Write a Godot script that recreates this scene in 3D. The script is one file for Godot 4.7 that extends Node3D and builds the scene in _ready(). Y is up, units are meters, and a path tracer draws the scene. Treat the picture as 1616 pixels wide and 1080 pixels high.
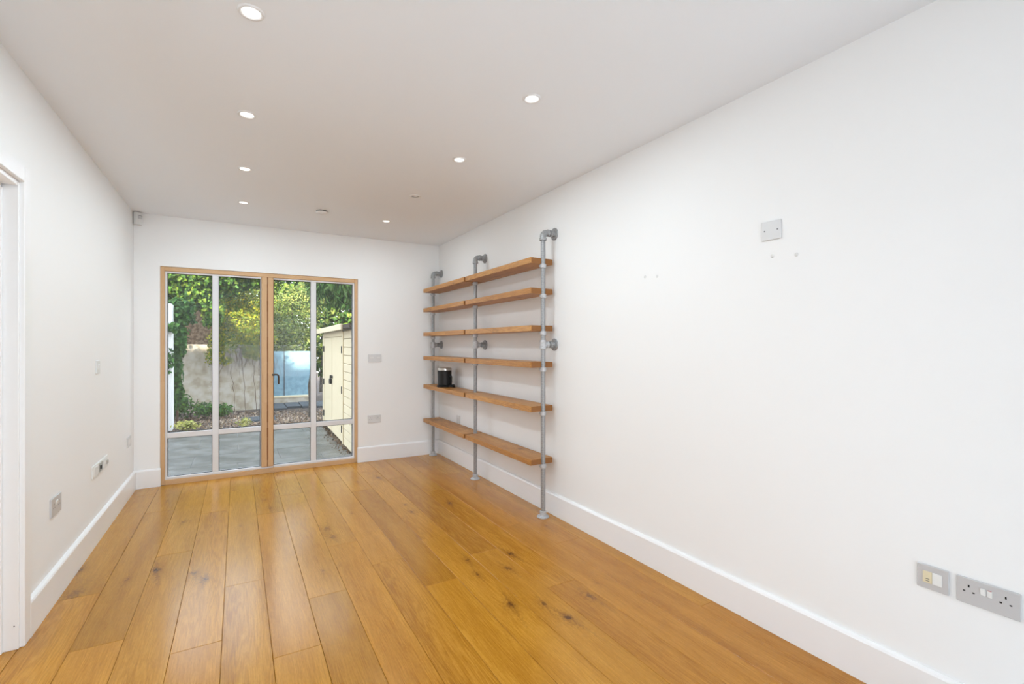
extends Node3D

# room: right wall x = XR, left wall x = XL, garden wall z = ZB, camera stands at the origin, 1.297 m up
const XL := -0.814
const XR := 2.108
const ZB := -5.424
const ZR := 4.0
const HC := 2.5
const GY := -0.06   # level of the patio

var rng := RandomNumberGenerator.new()
var M := {}
var taken := {}

func _ready():
	rng.seed = 7
	# ---------------------------------------------------------------- camera
	var cam := Camera3D.new()
	cam.name = "camera"
	cam.projection = Camera3D.PROJECTION_FRUSTUM
	cam.near = 0.05
	cam.far = 200.0
	cam.size = 0.05 * 1080.0 / 750.34
	cam.frustum_offset = Vector2(0, 0.05 * 5.56 / 750.34)
	cam.position = Vector3(0, 1.2974, 0)
	cam.rotation.y = -0.523251
	cam.current = true
	add_child(cam)
	# ---------------------------------------------------------------- sky, sun, exposure
	var sm := ProceduralSkyMaterial.new()
	sm.sky_top_color = Color(0.88, 0.94, 1.0)
	sm.sky_horizon_color = Color(0.97, 0.98, 1.0)
	sm.ground_bottom_color = Color(0.55, 0.55, 0.55)
	sm.ground_horizon_color = Color(0.62, 0.62, 0.62)
	sm.sun_angle_max = 0.0
	var sky := Sky.new()
	sky.sky_material = sm
	var e := Environment.new()
	e.background_mode = Environment.BG_SKY
	e.sky = sky
	e.background_energy_multiplier = 4.6
	e.tonemap_mode = Environment.TONE_MAPPER_LINEAR
	e.tonemap_exposure = 1.05
	e.sdfgi_enabled = true
	e.ssao_enabled = true
	e.ssil_enabled = true
	var we := WorldEnvironment.new()
	we.name = "world"
	we.environment = e
	add_child(we)
	var sun := DirectionalLight3D.new()
	sun.name = "sun"
	sun.light_color = Color(1.0, 0.95, 0.86)
	sun.light_energy = 4.4
	sun.light_angular_distance = 1.5
	sun.shadow_enabled = true
	sun.sky_mode = DirectionalLight3D.SKY_MODE_LIGHT_ONLY
	add_child(sun)
	sun.look_at_from_position(Vector3.ZERO, Vector3(0.30, -0.45, -0.66), Vector3.UP)
	# area lights at the two unseen windows, and an added upward fill
	unseen_light("unseen_rear_window_light", Vector3((WX0 + WX1) / 2, 1.125, ZR + 0.10), 0.0, Vector2(WX1 - WX0 - 0.1, 1.93), 1.0)  # out of view, stands in the rear window opening to light the room
	unseen_light("added_ceiling_fill", Vector3((WX0 + WX1) / 2, 0.9, ZR - 0.5), 0.0, Vector2(WX1 - WX0 - 0.1, 1.2), 6.0, deg_to_rad(45.0))  # added fill, leaned upward to brighten the ceiling
	unseen_light("unseen_hall_window_light", Vector3(XL - 1.74, 1.25, -3.25), -PI / 2, Vector2(1.4, 1.8), 2.0)  # out of view, placed to light the right wall through the doorway
	# ---------------------------------------------------------------- everything else
	materials()
	room()
	french_doors()
	doorway()
	downlights()
	shelving()
	plates()
	garden()

func unseen_light(called: String, at: Vector3, turn: float, size: Vector2, energy: float, lean := 0.0):
	var l := AreaLight3D.new()
	l.name = called
	l.area_size = size
	l.light_color = Color(0.94, 0.966, 0.99)
	l.light_energy = energy
	l.area_range = 14.0
	l.shadow_enabled = true
	l.position = at
	l.rotation = Vector3(lean, turn, 0)
	add_child(l)

# =====================================================================  helpers
func numbered(called: String) -> String:
	if not taken.has(called):
		taken[called] = 0
		return called
	taken[called] += 1
	return "%s_%03d" % [called, taken[called]]

func tag(o: Node, label := "", category := "", group := "", kind := ""):
	if label: o.set_meta("label", label)
	if category: o.set_meta("category", category)
	if group: o.set_meta("group", group)
	if kind: o.set_meta("kind", kind)
	return o

func thing(called: String, at := Vector3.ZERO, turn := 0.0) -> Node3D:
	var o := Node3D.new()
	o.name = numbered(called)
	o.position = at
	o.rotation.y = turn
	add_child(o)
	return o

func put(st: SurfaceTool, called: String, mat: Material, parent: Node = self) -> MeshInstance3D:
	st.generate_normals()
	var o := MeshInstance3D.new()
	o.mesh = st.commit()
	o.material_override = mat
	o.name = numbered(called) if parent == self else called
	parent.add_child(o, true)
	return o

func mesh_of(st: SurfaceTool) -> ArrayMesh:
	st.generate_normals()
	return st.commit()

func begin() -> SurfaceTool:
	var st := SurfaceTool.new()
	st.begin(Mesh.PRIMITIVE_TRIANGLES)
	st.set_smooth_group(-1)
	return st

func tri(st: SurfaceTool, a: Vector3, b: Vector3, c: Vector3, out: Vector3, uvf = null):
	# front faces run clockwise seen from outside
	if (b - a).cross(c - a).dot(out) > 0.0:
		var t := b
		b = c
		c = t
	for p in [a, b, c]:
		if uvf != null:
			st.set_uv(uvf.call(p))
		else:
			st.set_uv(Vector2(p.x + p.z, p.y))
		st.add_vertex(p)

func quad(st: SurfaceTool, a: Vector3, b: Vector3, c: Vector3, d: Vector3, out: Vector3, uvf = null):
	tri(st, a, b, c, out, uvf)
	tri(st, a, c, d, out, uvf)

# a box from lo to hi with its edges cut by c
func cbox(st: SurfaceTool, lo: Vector3, hi: Vector3, c := 0.003, uvf = null, xf := Transform3D.IDENTITY):
	var m := (lo + hi) * 0.5
	var h := (hi - lo) * 0.5
	c = minf(c, 0.45 * minf(h.x, minf(h.y, h.z)))
	st.set_smooth_group(-1)
	var ins := [h - Vector3(0, c, c), h - Vector3(c, 0, c), h - Vector3(c, c, 0)]
	# faces
	for ax in 3:
		var u := (ax + 1) % 3
		var v := (ax + 2) % 3
		for s in [-1.0, 1.0]:
			var n := Vector3.ZERO
			n[ax] = s
			var q := []
			for k in [[-1, -1], [1, -1], [1, 1], [-1, 1]]:
				var p: Vector3 = ins[ax]
				p[ax] *= s
				p[u] *= k[0]
				p[v] *= k[1]
				q.append(xf * (m + p))
			quad(st, q[0], q[1], q[2], q[3], xf.basis * n, uvf)
	# edges
	if c > 0.0:
		for ax in 3:
			var u := (ax + 1) % 3
			var v := (ax + 2) % 3
			for su in [-1.0, 1.0]:
				for sv in [-1.0, 1.0]:
					var sg := Vector3.ONE
					sg[u] = su
					sg[v] = sv
					var a: Vector3 = ins[u] * sg
					var b: Vector3 = ins[v] * sg
					var a2 := a
					var b2 := b
					a2[ax] = -a2[ax]
					b2[ax] = -b2[ax]
					var n := Vector3.ZERO
					n[u] = su
					n[v] = sv
					quad(st, xf * (m + a), xf * (m + b), xf * (m + b2), xf * (m + a2), xf.basis * n, uvf)
		for sx in [-1.0, 1.0]:
			for sy in [-1.0, 1.0]:
				for sz in [-1.0, 1.0]:
					var sg := Vector3(sx, sy, sz)
					tri(st, xf * (m + ins[0] * sg), xf * (m + ins[1] * sg), xf * (m + ins[2] * sg), xf.basis * sg, uvf)

func box(lo: Vector3, hi: Vector3, c := 0.003) -> SurfaceTool:
	var st := begin()
	cbox(st, lo, hi, c)
	return st

# wood grain that runs along one axis; u wraps round the board
func grain(axis: int, off: Vector2, per := Vector2(0.5, 2.0)) -> Callable:
	return func(p: Vector3) -> Vector2:
		var across: float = p[(axis + 1) % 3] + p[(axis + 2) % 3]
		return Vector2(across / per.x + off.x, p[axis] / per.y + off.y)

# lathe: profile of Vector2(radius, height) round the y axis of xf
func lathe(st: SurfaceTool, prof: Array, xf := Transform3D.IDENTITY, n := 24, smooth := false):
	for i in prof.size() - 1:
		var a: Vector2 = prof[i]
		var b: Vector2 = prof[i + 1]
		var nn := Vector2(b.y - a.y, -(b.x - a.x))
		st.set_smooth_group(i if not smooth else 0)
		for k in n:
			var t0 := TAU * k / n
			var t1 := TAU * (k + 1) / n
			var d0 := Vector3(cos(t0), 0, sin(t0))
			var d1 := Vector3(cos(t1), 0, sin(t1))
			var out := xf.basis * ((d0 + d1) * 0.5 * nn.x + Vector3(0, nn.y, 0))
			var p0 := xf * (d0 * a.x + Vector3(0, a.y, 0))
			var p1 := xf * (d1 * a.x + Vector3(0, a.y, 0))
			var p2 := xf * (d1 * b.x + Vector3(0, b.y, 0))
			var p3 := xf * (d0 * b.x + Vector3(0, b.y, 0))
			if a.x > 0.0: tri(st, p0, p1, p2, out)
			if b.x > 0.0: tri(st, p0, p2, p3, out)
	st.set_smooth_group(-1)

# tube along points with a radius at each
func tube(st: SurfaceTool, pts: Array, radii, n := 12, caps := true):
	var rings := []
	var ref := Vector3(0.31, 0.17, 0.93)
	for i in pts.size():
		var d: Vector3 = (pts[mini(i + 1, pts.size() - 1)] - pts[maxi(i - 1, 0)]).normalized()
		if absf(d.dot(ref)) > 0.95: ref = Vector3(0.9, 0.3, 0.1)
		var s := d.cross(ref).normalized()
		ref = s.cross(d).normalized()
		var t := ref
		var r: float = radii[i] if radii is Array else radii
		var ring := []
		for k in n:
			ring.append(pts[i] + (s * cos(TAU * k / n) + t * sin(TAU * k / n)) * r)
		rings.append(ring)
	st.set_smooth_group(1)
	for i in pts.size() - 1:
		for k in n:
			var k1 := (k + 1) % n
			var out: Vector3 = (rings[i][k] + rings[i][k1]) * 0.5 - pts[i]
			quad(st, rings[i][k], rings[i][k1], rings[i + 1][k1], rings[i + 1][k], out)
	if caps:
		st.set_smooth_group(-1)
		for e in [0, pts.size() - 1]:
			var out: Vector3 = pts[0] - pts[1] if e == 0 else pts[e] - pts[e - 1]
			for k in n:
				tri(st, pts[e], rings[e][k], rings[e][(k + 1) % n], out)
	st.set_smooth_group(-1)

# extrude a polygon (in x,y of xf) along z of xf
func prism(st: SurfaceTool, poly: PackedVector2Array, z0: float, z1: float, xf := Transform3D.IDENTITY, uvf = null):
	st.set_smooth_group(-1)
	var idx := Geometry2D.triangulate_polygon(poly)
	for i in range(0, idx.size(), 3):
		for zz in [[z0, -1.0], [z1, 1.0]]:
			var p := []
			for k in 3:
				var q := poly[idx[i + k]]
				p.append(xf * Vector3(q.x, q.y, zz[0]))
			tri(st, p[0], p[1], p[2], xf.basis * Vector3(0, 0, zz[1] * signf(z1 - z0)), uvf)
	var ccw := 0.0
	for i in poly.size():
		ccw += poly[i].cross(poly[(i + 1) % poly.size()])
	for i in poly.size():
		var a := poly[i]
		var b := poly[(i + 1) % poly.size()]
		var d := (b - a)
		var n := Vector2(d.y, -d.x) * signf(ccw)
		quad(st, xf * Vector3(a.x, a.y, z0), xf * Vector3(b.x, b.y, z0), xf * Vector3(b.x, b.y, z1), xf * Vector3(a.x, a.y, z1), xf.basis * Vector3(n.x, n.y, 0), uvf)

func place_part(mesh: Mesh, called: String, mat: Material, parent: Node, at: Vector3, basis := Basis.IDENTITY) -> MeshInstance3D:
	var o := MeshInstance3D.new()
	o.mesh = mesh
	o.material_override = mat
	o.name = called
	o.transform = Transform3D(basis, at)
	parent.add_child(o, true)
	return o

# =====================================================================  materials
func mat(c: Color, rough := 0.5, metal := 0.0) -> StandardMaterial3D:
	var m := StandardMaterial3D.new()
	m.albedo_color = c
	m.roughness = rough
	m.metallic = metal
	return m

func noise_tex(freq: float, size := 512, lo := 0.0, hi := 1.0, normal := false, seed_ := 1, octaves := 4) -> NoiseTexture2D:
	var n := FastNoiseLite.new()
	n.seed = seed_
	n.frequency = freq
	n.fractal_octaves = octaves
	var t := NoiseTexture2D.new()
	t.width = size
	t.height = size
	t.seamless = true
	t.noise = n
	if normal:
		t.as_normal_map = true
		t.bump_strength = 4.0
	else:
		var g := Gradient.new()
		g.set_color(0, Color(lo, lo, lo))
		g.set_color(1, Color(hi, hi, hi))
		t.color_ramp = g
	return t

func ramp_tex(freq: float, cols: Array, offs: Array, size := 512, seed_ := 1, octaves := 5) -> NoiseTexture2D:
	var t := noise_tex(freq, size, 0, 1, false, seed_, octaves)
	var g := Gradient.new()
	g.offsets = PackedFloat32Array(offs)
	g.colors = PackedColorArray(cols)
	t.color_ramp = g
	return t

func tri_mat(m: StandardMaterial3D, scale: float) -> StandardMaterial3D:
	m.uv1_triplanar = true
	m.uv1_world_triplanar = true
	m.uv1_scale = Vector3.ONE * scale
	return m

# boards side by side in one picture: n strips, each with its own grain and knots [strip, x, y, size]
func wood_image(n: int, sw: int, h: int, light: Color, dark: Color, knots: Array, seed_: int, contrast := 1.0, wet := 1.0) -> Image:
	var a := FastNoiseLite.new()
	a.seed = seed_
	a.frequency = 1.0
	a.fractal_octaves = 3
	var b := FastNoiseLite.new()
	b.seed = seed_ + 9
	b.frequency = 1.0
	b.fractal_octaves = 2
	var w := n * sw
	var bytes := PackedByteArray()
	bytes.resize(w * h * 3)
	var knotcol := Color(0.31, 0.175, 0.05)
	for s in n:
		var mine := []
		for k in knots:
			if k[0] == s: mine.append(k)
		var so := s * 17.3
		var rings := 2.5 + 3.0 * absf(sin(s * 2.7))
		var cath := 0.5 + 0.5 * sin(s * 1.9)
		for y in h:
			var v := float(y) / h
			for x in sw:
				var u := float(x) / sw
				var uu := u
				var kd := 0.0
				for k in mine:
					var wob := b.get_noise_2d(u * 9.0 + so, v * 60.0)
					var dx: float = (u - k[1]) / k[3] + wob * 0.5
					var dy: float = (v - k[2]) / (k[3] * 0.15) + b.get_noise_2d(u * 9.0 + 30.0, v * 60.0 + so) * 0.6
					dx += dy * 0.25 * sin(k[2] * 40.0)
					var d2 := dx * dx + dy * dy * (0.55 if dy > 0.0 else 1.0)
					if d2 < 30.0:
						var f := exp(-d2 * 0.22)
						uu += f * k[3] * 0.55 * signf(dx) * minf(1.0, absf(dx) * 2.0)
						kd = maxf(kd, exp(-d2 * 2.6) * k[4])
						kd = maxf(kd, exp(-d2 * 0.5) * 0.30 * k[4] * (1.0 + wob))
						kd = maxf(kd, exp(-dx * dx * 9.0 - d2 * 0.12) * 0.45 * k[4])
				var flow := a.get_noise_2d(uu * 2.2 + so, v * 1.6)
				var arch := cath * (v - 0.5) * (v - 0.5) * (1.0 - absf(uu - 0.5) * 1.6) * 3.0
				var ring := sin((uu * rings + flow * 3.2 + arch) * TAU)
				ring = signf(ring) * pow(absf(ring), 0.6)
				var pore := b.get_noise_2d(uu * 60.0 + so, v * 9.0)
				var fleck := b.get_noise_2d(uu * 26.0 + so, v * 60.0 + 50.0)
				var broad := a.get_noise_2d(uu * 1.3 + so + 40.0, v * 0.9 + 9.0)
				var t := 0.40 + contrast * (0.065 * ring * (0.4 + cath) + 0.22 * pore + 0.10 * fleck + 0.20 * broad)
				var c := light.lerp(dark, clampf(t, 0.0, 1.15))
				c = c.lerp(knotcol, clampf(kd * wet, 0.0, 0.9))
				var at := (y * w + s * sw + x) * 3
				bytes[at] = clampi(int(c.r * 255.0), 0, 255)
				bytes[at + 1] = clampi(int(c.g * 255.0), 0, 255)
				bytes[at + 2] = clampi(int(c.b * 255.0), 0, 255)
	return Image.create_from_data(w, h, false, Image.FORMAT_RGB8, bytes)

const STRIPS := 16

func materials():
	M.wall = mat(Color(0.972, 0.972, 0.970), 0.65)
	M.wall.metallic_specular = 0.3
	M.ceiling = mat(Color(0.962, 0.975, 0.992), 0.8)
	M.ceiling.metallic_specular = 0.2
	M.trim = mat(Color(0.972, 0.972, 0.974), 0.32)
	M.sash = mat(Color(0.90, 0.90, 0.91), 0.35)
	M.glass = mat(Color(0.96, 0.99, 0.98, 0.03), 0.0)
	M.glass.transparency = BaseMaterial3D.TRANSPARENCY_ALPHA
	M.glass.metallic_specular = 0.17
	# floor boards
	var kn := [
		[0, 0.14, 0.11, 0.17, 0.95], [1, 0.16, 0.58, 0.13, 0.65], [1, 0.47, 0.64, 0.13, 0.85],
		[2, 0.13, 0.80, 0.10, 0.9], [2, 0.43, 0.97, 0.26, 0.45], [3, 0.25, 0.83, 0.20, 0.5], [3, 0.30, 0.92, 0.16, 0.55],
		[4, 0.39, 0.20, 0.13, 0.8], [4, 0.18, 0.76, 0.13, 0.9], [5, 0.66, 0.51, 0.14, 0.85], [5, 0.61, 0.32, 0.09, 0.7], [5, 0.76, 0.22, 0.12, 0.6],
		[6, 0.61, 0.44, 0.14, 0.9], [6, 0.43, 0.36, 0.10, 0.75], [6, 0.60, 0.14, 0.11, 0.75], [7, 0.59, 0.71, 0.09, 0.8], [7, 0.64, 0.61, 0.09, 0.6], [7, 0.71, 0.14, 0.15, 0.7],
		[8, 0.76, 0.09, 0.15, 0.6], [9, 0.48, 0.65, 0.10, 0.45], [10, 0.48, 0.68, 0.13, 0.5], [11, 0.52, 0.93, 0.12, 0.55], [11, 0.40, 0.80, 0.10, 0.4],
		[13, 0.4, 0.5, 0.07, 0.35], [15, 0.6, 0.85, 0.08, 0.4],
	]
	var im := wood_image(STRIPS, 128, 1024, Color(0.83, 0.60, 0.22), Color(0.60, 0.375, 0.06), kn, 3, 1.35)
	var fl := mat(Color.WHITE, 0.25)
	fl.albedo_texture = ImageTexture.create_from_image(im)
	fl.vertex_color_use_as_albedo = true
	fl.metallic_specular = 0.34
	fl.clearcoat_enabled = true
	fl.clearcoat = 0.25
	fl.clearcoat_roughness = 0.16
	M.floor = fl
	M.underfloor = mat(Color(0.16, 0.10, 0.05), 0.9)
	# shelf boards: orange oiled pine
	var kp := [[0, 0.3, 0.2, 0.12, 0.8], [0, 0.7, 0.55, 0.1, 0.7], [1, 0.5, 0.4, 0.12, 0.8], [1, 0.2, 0.8, 0.1, 0.6], [2, 0.6, 0.15, 0.1, 0.7], [3, 0.4, 0.65, 0.12, 0.8]]
	var ip := wood_image(4, 128, 1024, Color(0.84, 0.625, 0.36), Color(0.55, 0.33, 0.12), kp, 21, 1.35)
	M.shelf = mat(Color.WHITE, 0.42)
	M.shelf.albedo_texture = ImageTexture.create_from_image(ip)
	M.shelf_end = mat(Color(0.58, 0.385, 0.20), 0.7)
	# oak frame
	var io := wood_image(2, 128, 512, Color(0.87, 0.73, 0.56), Color(0.76, 0.58, 0.40), [], 33, 0.9)
	M.oak = mat(Color.WHITE, 0.45)
	M.oak.albedo_texture = ImageTexture.create_from_image(io)
	M.oak_dark = mat(Color(0.50, 0.29, 0.13), 0.7)
	M.steel = mat(Color(0.74, 0.745, 0.75), 0.42, 0.55)
	M.steel.roughness_texture = noise_tex(0.03, 256, 0.35, 0.6)
	M.steel.albedo_texture = noise_tex(0.02, 256, 0.72, 1.0, false, 5)
	tri_mat(M.steel, 6.0)
	M.steel.roughness = 1.0
	M.steel.uv1_scale = Vector3.ONE * 20.0
	M.cast = mat(Color(0.85, 0.855, 0.865), 0.5, 0.4)
	M.cast.albedo_texture = noise_tex(0.03, 256, 0.8, 1.0, false, 6)
	tri_mat(M.cast, 8.0)
	M.plate = mat(Color(0.86, 0.86, 0.86), 0.38, 0.1)
	M.plate_light = mat(Color(0.90, 0.90, 0.895), 0.4)
	M.plate_grey = mat(Color(0.80, 0.80, 0.805), 0.38, 0.15)
	M.white_plastic = mat(Color(0.93, 0.93, 0.92), 0.35)
	M.cream_plastic = mat(Color(0.90, 0.85, 0.72), 0.4)
	M.hole = mat(Color(0.03, 0.03, 0.03), 0.8)
	M.red = mat(Color(0.75, 0.15, 0.12), 0.5)
	M.screw = mat(Color(0.45, 0.45, 0.45), 0.35, 0.8)
	M.filler = mat(Color(0.90, 0.90, 0.895), 0.9)
	M.black = mat(Color(0.012, 0.012, 0.013), 0.5)
	M.black_matt = mat(Color(0.03, 0.03, 0.03), 0.75)
	M.lid = mat(Color(0.78, 0.77, 0.75), 0.3, 0.9)
	M.bronze = mat(Color(0.30, 0.24, 0.18), 0.4, 0.5)
	M.bezel = mat(Color(0.93, 0.93, 0.93), 0.4)
	M.lens = mat(Color(1, 1, 1), 0.3)
	M.lens.emission_enabled = true
	M.lens.emission = Color(1.0, 0.985, 0.96)
	M.lens.emission_energy_multiplier = 3.0
	M.lens_off = mat(Color(0.62, 0.62, 0.62), 0.35)
	# outside
	M.render = mat(Color.WHITE, 0.9)
	M.render.albedo_texture = ramp_tex(0.012, [Color(0.64, 0.595, 0.52), Color(0.71, 0.675, 0.61), Color(0.75, 0.73, 0.69)], [0.2, 0.5, 0.8], 512, 4)
	tri_mat(M.render, 0.7)
	M.pier = mat(Color(0.88, 0.88, 0.88), 0.8)
	M.blue = mat(Color.WHITE, 0.55)
	M.blue.albedo_texture = ramp_tex(0.02, [Color(0.45, 0.59, 0.66), Color(0.48, 0.63, 0.70), Color(0.51, 0.66, 0.73)], [0.25, 0.5, 0.75], 512, 8)
	tri_mat(M.blue, 0.8)
	M.cream = mat(Color(0.86, 0.805, 0.68), 0.6)
	M.cream2 = mat(Color(0.78, 0.72, 0.59), 0.6)
	M.felt = mat(Color(0.27, 0.22, 0.17), 0.95)
	M.fence = mat(Color.WHITE, 0.9)
	M.fence.albedo_texture = ramp_tex(0.02, [Color(0.36, 0.28, 0.21), Color(0.52, 0.43, 0.35), Color(0.62, 0.54, 0.46)], [0.2, 0.5, 0.8], 512, 9)
	tri_mat(M.fence, 1.2)
	M.slab = mat(Color.WHITE, 0.42)
	M.slab.albedo_texture = ramp_tex(0.008, [Color(0.31, 0.31, 0.295), Color(0.37, 0.37, 0.355), Color(0.42, 0.42, 0.41)], [0.25, 0.5, 0.8], 512, 11)
	M.slab.roughness_texture = noise_tex(0.01, 256, 0.35, 0.6, false, 12)
	M.slab.roughness = 1.0
	tri_mat(M.slab, 0.6)
	M.slate = mat(Color(0.20, 0.23, 0.26), 0.7)
	M.soil = mat(Color.WHITE, 0.95)
	M.soil.albedo_texture = ramp_tex(0.05, [Color(0.13, 0.10, 0.08), Color(0.24, 0.19, 0.155), Color(0.34, 0.28, 0.24)], [0.2, 0.5, 0.85], 512, 14)
	tri_mat(M.soil, 1.0)
	M.bark = mat(Color.WHITE, 0.95)
	M.bark.albedo_texture = ramp_tex(0.03, [Color(0.16, 0.14, 0.12), Color(0.30, 0.27, 0.24), Color(0.40, 0.37, 0.33)], [0.2, 0.5, 0.8], 256, 15)
	tri_mat(M.bark, 2.5)
	M.twig = mat(Color(0.34, 0.25, 0.18), 0.9)
	M.ironwork = mat(Color(0.06, 0.055, 0.05), 0.55, 0.4)
	M.leaf = mat(Color.WHITE, 0.6)
	M.leaf.metallic_specular = 0.3
	M.leaf.vertex_color_use_as_albedo = true
	M.leaf.backlight_enabled = true
	M.leaf.backlight = Color(0.5, 0.5, 0.32)
	M.litter = mat(Color.WHITE, 0.85)
	M.litter.vertex_color_use_as_albedo = true

# =====================================================================  the room
func struct(st: SurfaceTool, called: String, m: Material) -> MeshInstance3D:
	var o := put(st, called, m)
	o.set_meta("kind", "structure")
	return o

const DX0 := -0.621
const DX1 := 1.156
const DY1 := 2.033
const JZ0 := -2.822   # far jamb of the doorway in the left wall
const JZ1 := -1.95
const WX0 := -0.35    # unseen window in the rear wall
const WX1 := 1.75

func room():
	# floor: a dark bed and boards laid on it along the room
	var bed := struct(box(Vector3(XL - 1.9, -0.2, ZB - 0.32), Vector3(XR + 0.2, -0.02, ZR + 0.3), 0.0), "floor", M.underfloor)
	tag(bed, "golden oak plank floor with scattered knots running towards the glazed doors")
	var L := 1.92
	var j0 := [-3.24, -2.675, -3.62, -2.448, -2.98, -2.2, -2.63, -3.245, -2.85, -2.45, -3.05, -2.68, -2.11, -2.98, -2.55, -3.5]
	var strip := {"2:0": 0, "3:1": 1, "0:1": 2, "7:1": 3, "12:1": 4, "10:0": 5, "11:0": 6, "10:1": 7, "12:0": 8, "1:1": 9, "2:1": 10, "5:2": 11}
	var tone := {"10:1": 1.16, "11:1": 0.84, "11:0": 1.06, "10:0": 1.10, "12:1": 1.04, "12:0": 0.93, "13:0": 0.93, "13:1": 1.0, "14:1": 0.94, "14:0": 0.94, "9:1": 0.84, "9:0": 1.04, "8:1": 0.96, "7:1": 1.12, "7:0": 1.0,
		"6:1": 1.06, "5:1": 1.08, "4:1": 0.98, "3:1": 1.06, "3:0": 1.08, "2:1": 0.98, "2:0": 0.95, "1:1": 0.86, "1:0": 1.05, "0:1": 0.90, "4:0": 0.96, "5:0": 0.98}
	var w := 0.187
	for c in 16:
		var x0: float = -0.808 + w * c
		var x1: float = minf(x0 + w, XR)
		if x0 > XR - 0.01: continue
		if c == 0: x0 = XL
		var z: float = j0[c]
		while z - L > ZB: z -= L
		z -= L
		var k := 0
		while z < ZR:
			var za := maxf(z, ZB - 0.01)
			var zb := minf(z + L, ZR)
			var rel := int(round((j0[c] - (z + L)) / L))   # 0: the board just beyond the joint j0, -1: the one nearer to the camera
			var key := "%d:%d" % [c, rel + 1]
			var s: int = strip.get(key, 12 + (c * 3 + k) % 4)
			var flip: bool = not strip.has(key) and (c + k) % 2 == 0
			var g := rng.randf_range(0.86, 1.08)
			g = tone.get(key, g)
			# garden light put into the tint: left boards yellower, fading to redder right
			var garden_light_fade := clampf((x0 + 0.2) / 2.2, 0.0, 1.0)
			var tint := Color(g, g * lerpf(1.02, 0.92, garden_light_fade), g * lerpf(0.90, 1.0, garden_light_fade))
			var st := begin()
			var u0 := float(s) / STRIPS
			var uvf := func(p: Vector3) -> Vector2:
				var q := clampf((p.x - x0) / w, 0.004, 0.996)
				return Vector2(u0 + (1.0 - q if flip else q) / STRIPS, (p.z - z) / L)
			st.set_color(tint)
			var lo := Vector3(x0 + 0.0006, -0.02, za + 0.0006)
			var hi := Vector3(x1 - 0.0006, 0.0, zb - 0.0006)
			cbox(st, lo, hi, 0.0014, uvf)
			put(st, "plank", M.floor, bed)
			z += L
			k += 1
	# the boards go on through the doorway
	for k in 2:
		var x1 := XL - 0.001 - 0.0 - 0.084 * k
		var st2 := begin()
		st2.set_color(Color(0.95, 0.95, 0.95))
		var uvd := func(p: Vector3) -> Vector2: return Vector2((12.05 + clampf((x1 - p.x) / w, 0.0, 0.9)) / STRIPS, p.z / L)
		cbox(st2, Vector3(x1 - 0.083, -0.02, JZ0 + 0.0), Vector3(x1, 0.0, JZ1), 0.0014, uvd)
		put(st2, "plank", M.floor, bed)
	# floor of the hall beyond the doorway
	# ceiling
	struct(box(Vector3(XL - 1.9, HC, ZB - 0.32), Vector3(XR + 0.2, HC + 0.3, ZR + 0.3), 0.0), "ceiling", M.ceiling)
	# added pale floor behind the camera, bounces neutral light onto the ceiling
	tag(struct(box(Vector3(XL, -0.01, -0.6), Vector3(XR, 0.008, ZR), 0.002), "added_pale_floor", mat(Color(0.90, 0.90, 0.90), 0.6)), "added pale floor behind the camera that bounces light to the ceiling")
	# unseen upper storey that shades the patio; added canopy keeping sun off rear window
	tag(struct(box(Vector3(-10.0, HC + 0.3, ZB - 0.30), Vector3(6.0, 5.35, ZR + 0.3), 0.0), "unseen_wall_upper", M.render), "unseen upper storey above the room, sized to shade the patio")
	struct(box(Vector3(XL - 0.5, HC + 0.3, ZR + 0.3), Vector3(XR + 0.5, HC + 0.42, ZR + 3.6), 0.0), "added_canopy", M.sash)
	# walls
	var st := begin()
	cbox(st, Vector3(XL - 0.15, 0, ZB - 0.32), Vector3(DX0, HC, ZB), 0.0)
	cbox(st, Vector3(DX1, 0, ZB - 0.32), Vector3(XR + 0.2, HC, ZB), 0.0)
	cbox(st, Vector3(DX0, DY1, ZB - 0.32), Vector3(DX1, HC, ZB), 0.0)
	struct(st, "wall_back", M.wall)
	st = begin()
	cbox(st, Vector3(XR, 0, ZB), Vector3(XR + 0.2, HC, ZR + 0.3), 0.0)
	var wr := struct(st, "wall_right", M.wall)
	# filled screw holes below and left of the blank plate
	for p in [[1.706, -1.282], [1.694, -1.175], [1.708, -2.063], [1.700, -1.969]]:
		var f := begin()
		var ring := Transform3D(Basis(Vector3(0, 0, 1), PI / 2), Vector3(XR, p[0], p[1]))
		lathe(f, [Vector2(0.010, -0.001), Vector2(0.009, 0.0008), Vector2(0.0, 0.0012)], ring, 10, true)
		put(f, "filled_hole", M.filler, wr)
	st = begin()
	cbox(st, Vector3(XL - 0.15, 0, ZB), Vector3(XL, HC, JZ0), 0.0)
	cbox(st, Vector3(XL - 0.15, 0, JZ1), Vector3(XL, HC, ZR + 0.3), 0.0)
	cbox(st, Vector3(XL - 0.15, 2.0, JZ0), Vector3(XL, HC, JZ1), 0.0)
	struct(st, "wall_left", M.wall)
	st = begin()
	cbox(st, Vector3(XL, 0, ZR), Vector3(WX0, HC, ZR + 0.3), 0.0)
	cbox(st, Vector3(WX1, 0, ZR), Vector3(XR, HC, ZR + 0.3), 0.0)
	cbox(st, Vector3(WX0, 2.15, ZR), Vector3(WX1, HC, ZR + 0.3), 0.0)
	cbox(st, Vector3(WX0, 0, ZR), Vector3(WX1, 0.1, ZR + 0.3), 0.0)
	struct(st, "wall_rear", M.wall)
	# added short wall behind the camera, shades the near end of the right wall
	struct(box(Vector3(1.72, 0, 0.40), Vector3(XR, HC, 0.55), 0.004), "added_wall_nib", M.wall)
	# unseen rear window that lights the room: white frame, two lights
	var w2 := thing("unseen_window_2")
	tag(w2, "", "", "", "structure")
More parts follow.
